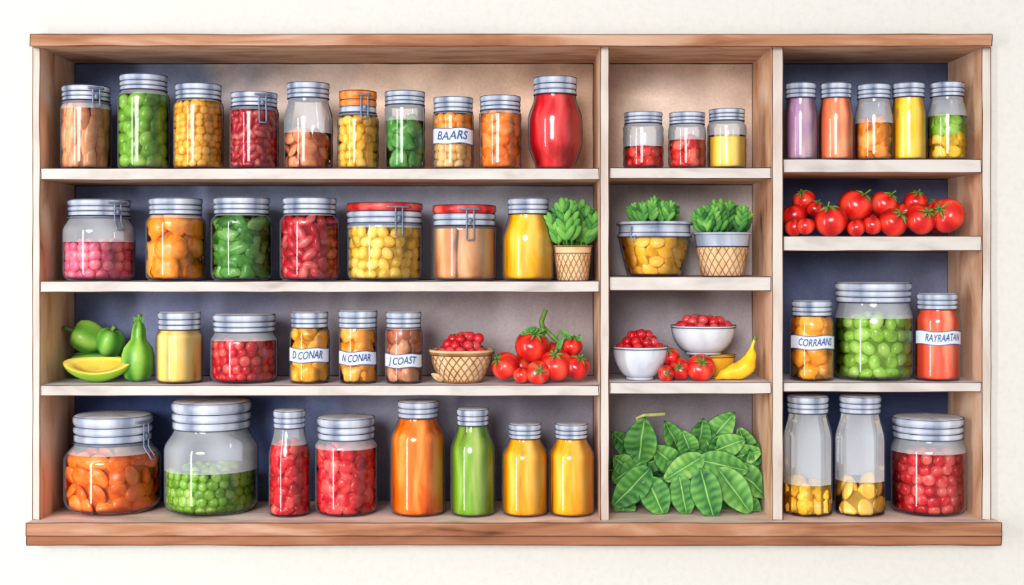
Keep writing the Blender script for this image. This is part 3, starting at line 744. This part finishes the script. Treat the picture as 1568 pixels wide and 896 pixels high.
mz = min(v.z for v in vs); c.z = zL3-mz+.0004
b.add([v+c for v in vs], fs, wc('melon_rind', (140, 184, 46), dark=(88, 138, 36), light=(196, 220, 100), scale=20, st=(.3, 1, 3), amp=.4, rim=.6), .5)
vs = []; sh = []; fs = []; rr = [1, .93, .9, .72, .68, .4, .02]; shs = [.1, .75, .6, .5, .25, .45, .45]; zz_ = [0, .001, .001, .0006, -.002, -.004, -.005]
for j, r_ in enumerate(rr):
    for i in range(nu):
        a = 6.283185*i/nu; vs.append(RX @ Vector((A*r_*math.cos(a), Bq*r_*math.sin(a), .12*A*(r_*math.cos(a))**2+zz_[j]))+c); sh.append(shs[j])
for j in range(len(rr)-1):
    for i in range(nu):
        q = (i+1) % nu; fs.append((j*nu+i, j*nu+q, (j+1)*nu+q, (j+1)*nu+i))
b.add(vs, fs, MEL, sh); b.obj('melon_half')

BAN = wc('banana_skin', (246, 194, 38), dark=(214, 150, 22), light=(252, 226, 110), scale=18, amp=.45, rough=.35, rim=.7)
b = B()
pp = [(1156, 518), (1152, 530), (1150, 545), (1143, 560), (1128, 572), (1110, 579), (1095, 584)]
pts = [P(a, c_, .05) for a, c_ in pp]; rs = [2, 2.5, 9, 15, 14, 9, 2]
P2 = []; R2 = []
for i in range(len(pts)-1):
    for q in range(4):
        t = q/4; P2.append(pts[i].lerp(pts[i+1], t)); R2.append((rs[i]*(1-sstep(t))+rs[i+1]*sstep(t))*u)
P2.append(pts[-1]); R2.append(rs[-1]*u)
for p, r_ in zip(P2, R2):
    if p.z-r_ < zM3+.0005: p.z = zM3+.0005+r_
b.tube(P2, R2, BAN, n=14)
b.tube([pts[0]+Vector((.0, 0, .004)), pts[0]-Vector((0, 0, .004))], .0032, GRN, n=6)
b.obj('banana')

# ---------------------------------------------------------------- basil heap
b = B(); zf = Z(796); xa, xb = X(932)+.003, X(1182)-.003
def cl(v):
    v.x = max(xa, min(xb, v.x)); v.z = max(zf+.0015, v.z); v.y = min(DEP-.01, v.y); return v
for i in range(60):
    px = random.uniform(950, 1165); top_ = 660 + abs(px-1085)*.35
    py = random.uniform(top_+10, 770); y = random.uniform(.10, .16); a = random.uniform(0, 6.28); L = random.uniform(50, 68)
    p0 = P(px-L/2*math.cos(a), py+L/2*math.sin(a), y); p1 = P(px+L/2*math.cos(a), py-L/2*math.sin(a), y-.015)
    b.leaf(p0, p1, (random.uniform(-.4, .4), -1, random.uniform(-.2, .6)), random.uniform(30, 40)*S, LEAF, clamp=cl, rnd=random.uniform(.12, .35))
LV_ = [((1045, 702), (1020, 645), 36, 4), ((1068, 690), (1078, 642), 34, 4), ((1082, 682), (1124, 632), 40, 4), ((1085, 694), (1142, 672), 38, 3), ((1105, 705), (1168, 690), 36, 3),
 ((978, 710), (986, 640), 52, 3), ((976, 700), (938, 662), 34, 4), ((988, 704), (937, 738), 42, 3), ((1042, 722), (1000, 684), 40, 3), ((1078, 698), (1016, 736), 38, 2),
 ((1068, 704), (1148, 722), 42, 2), ((1118, 712), (1180, 762), 44, 2), ((996, 716), (938, 778), 46, 1), ((990, 730), (1018, 792), 46, 1), ((1040, 728), (1052, 792), 40, 1),
 ((1072, 716), (1094, 800), 46, 0), ((1098, 716), (1152, 788), 46, 1), ((1060, 700), (1045, 660), 34, 3), ((1150, 705), (1132, 655), 34, 4), ((1020, 735), (985, 770), 36, 2), ((965, 720), (940, 700), 34, 3), ((1130, 735), (1172, 735), 34, 3), ((960, 760), (950, 795), 36, 2), ((1128, 760), (1165, 790), 36, 2)]
for (p, q, w, l) in LV_:
    y = .03+.022*l
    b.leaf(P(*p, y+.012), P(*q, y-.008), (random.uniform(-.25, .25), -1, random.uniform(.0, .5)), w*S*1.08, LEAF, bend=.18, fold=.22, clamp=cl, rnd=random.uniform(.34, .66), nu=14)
b.tube([P(978, 650, .1), P(975, 640, .1), P(985, 636, .1), P(1018, 634, .1)], [.002, .003, .004, .004], wc('basil_stem', (176, 182, 106)), n=7)
b.obj('basil_leaves')

# ---------------------------------------------------------------- camera + light
cd = bpy.data.cameras.new('camera'); cam = bpy.data.objects.new('camera', cd); sc.collection.objects.link(cam)
cam.location = (0, -D, ZC); cam.rotation_euler = (math.pi/2, 0, 0)
cd.sensor_width = 36; cd.lens = 36*D/(1568*S); cd.shift_y = -(448-VY)/1568
cd.clip_start = .05
sc.camera = cam
w = bpy.data.worlds.new('world'); sc.world = w; w.use_nodes = True
w.node_tree.nodes['Background'].inputs[0].default_value = (1, .995, .99, 1); w.node_tree.nodes['Background'].inputs[1].default_value = .62
def area(name, loc, tgt, sx, sy, p, col=(1, 1, 1)):
    l = bpy.data.lights.new(name, 'AREA'); l.shape = 'RECTANGLE'; l.size = sx; l.size_y = sy; l.energy = p; l.color = col
    o = bpy.data.objects.new(name, l); sc.collection.objects.link(o); o.location = loc
    o.rotation_euler = (Vector(tgt)-Vector(loc)).to_track_quat('-Z', 'Y').to_euler()
area('streak_strip_light', (-2.5, -2.5, ZC-.1), (0, 0, ZC-.1), .26, 2.4, 56)  # added strip lamp out of view, gives the glass its vertical highlights
sl = bpy.data.lights.new('sun', 'SUN'); sl.energy = 2.65; sl.angle = math.radians(22); sl.color = (1, .985, .965)
so = bpy.data.objects.new('sun', sl); sc.collection.objects.link(so); so.location = (-1, -3, 3)
so.rotation_euler = Vector((.26, 1, -.24)).to_track_quat('-Z', 'Y').to_euler()
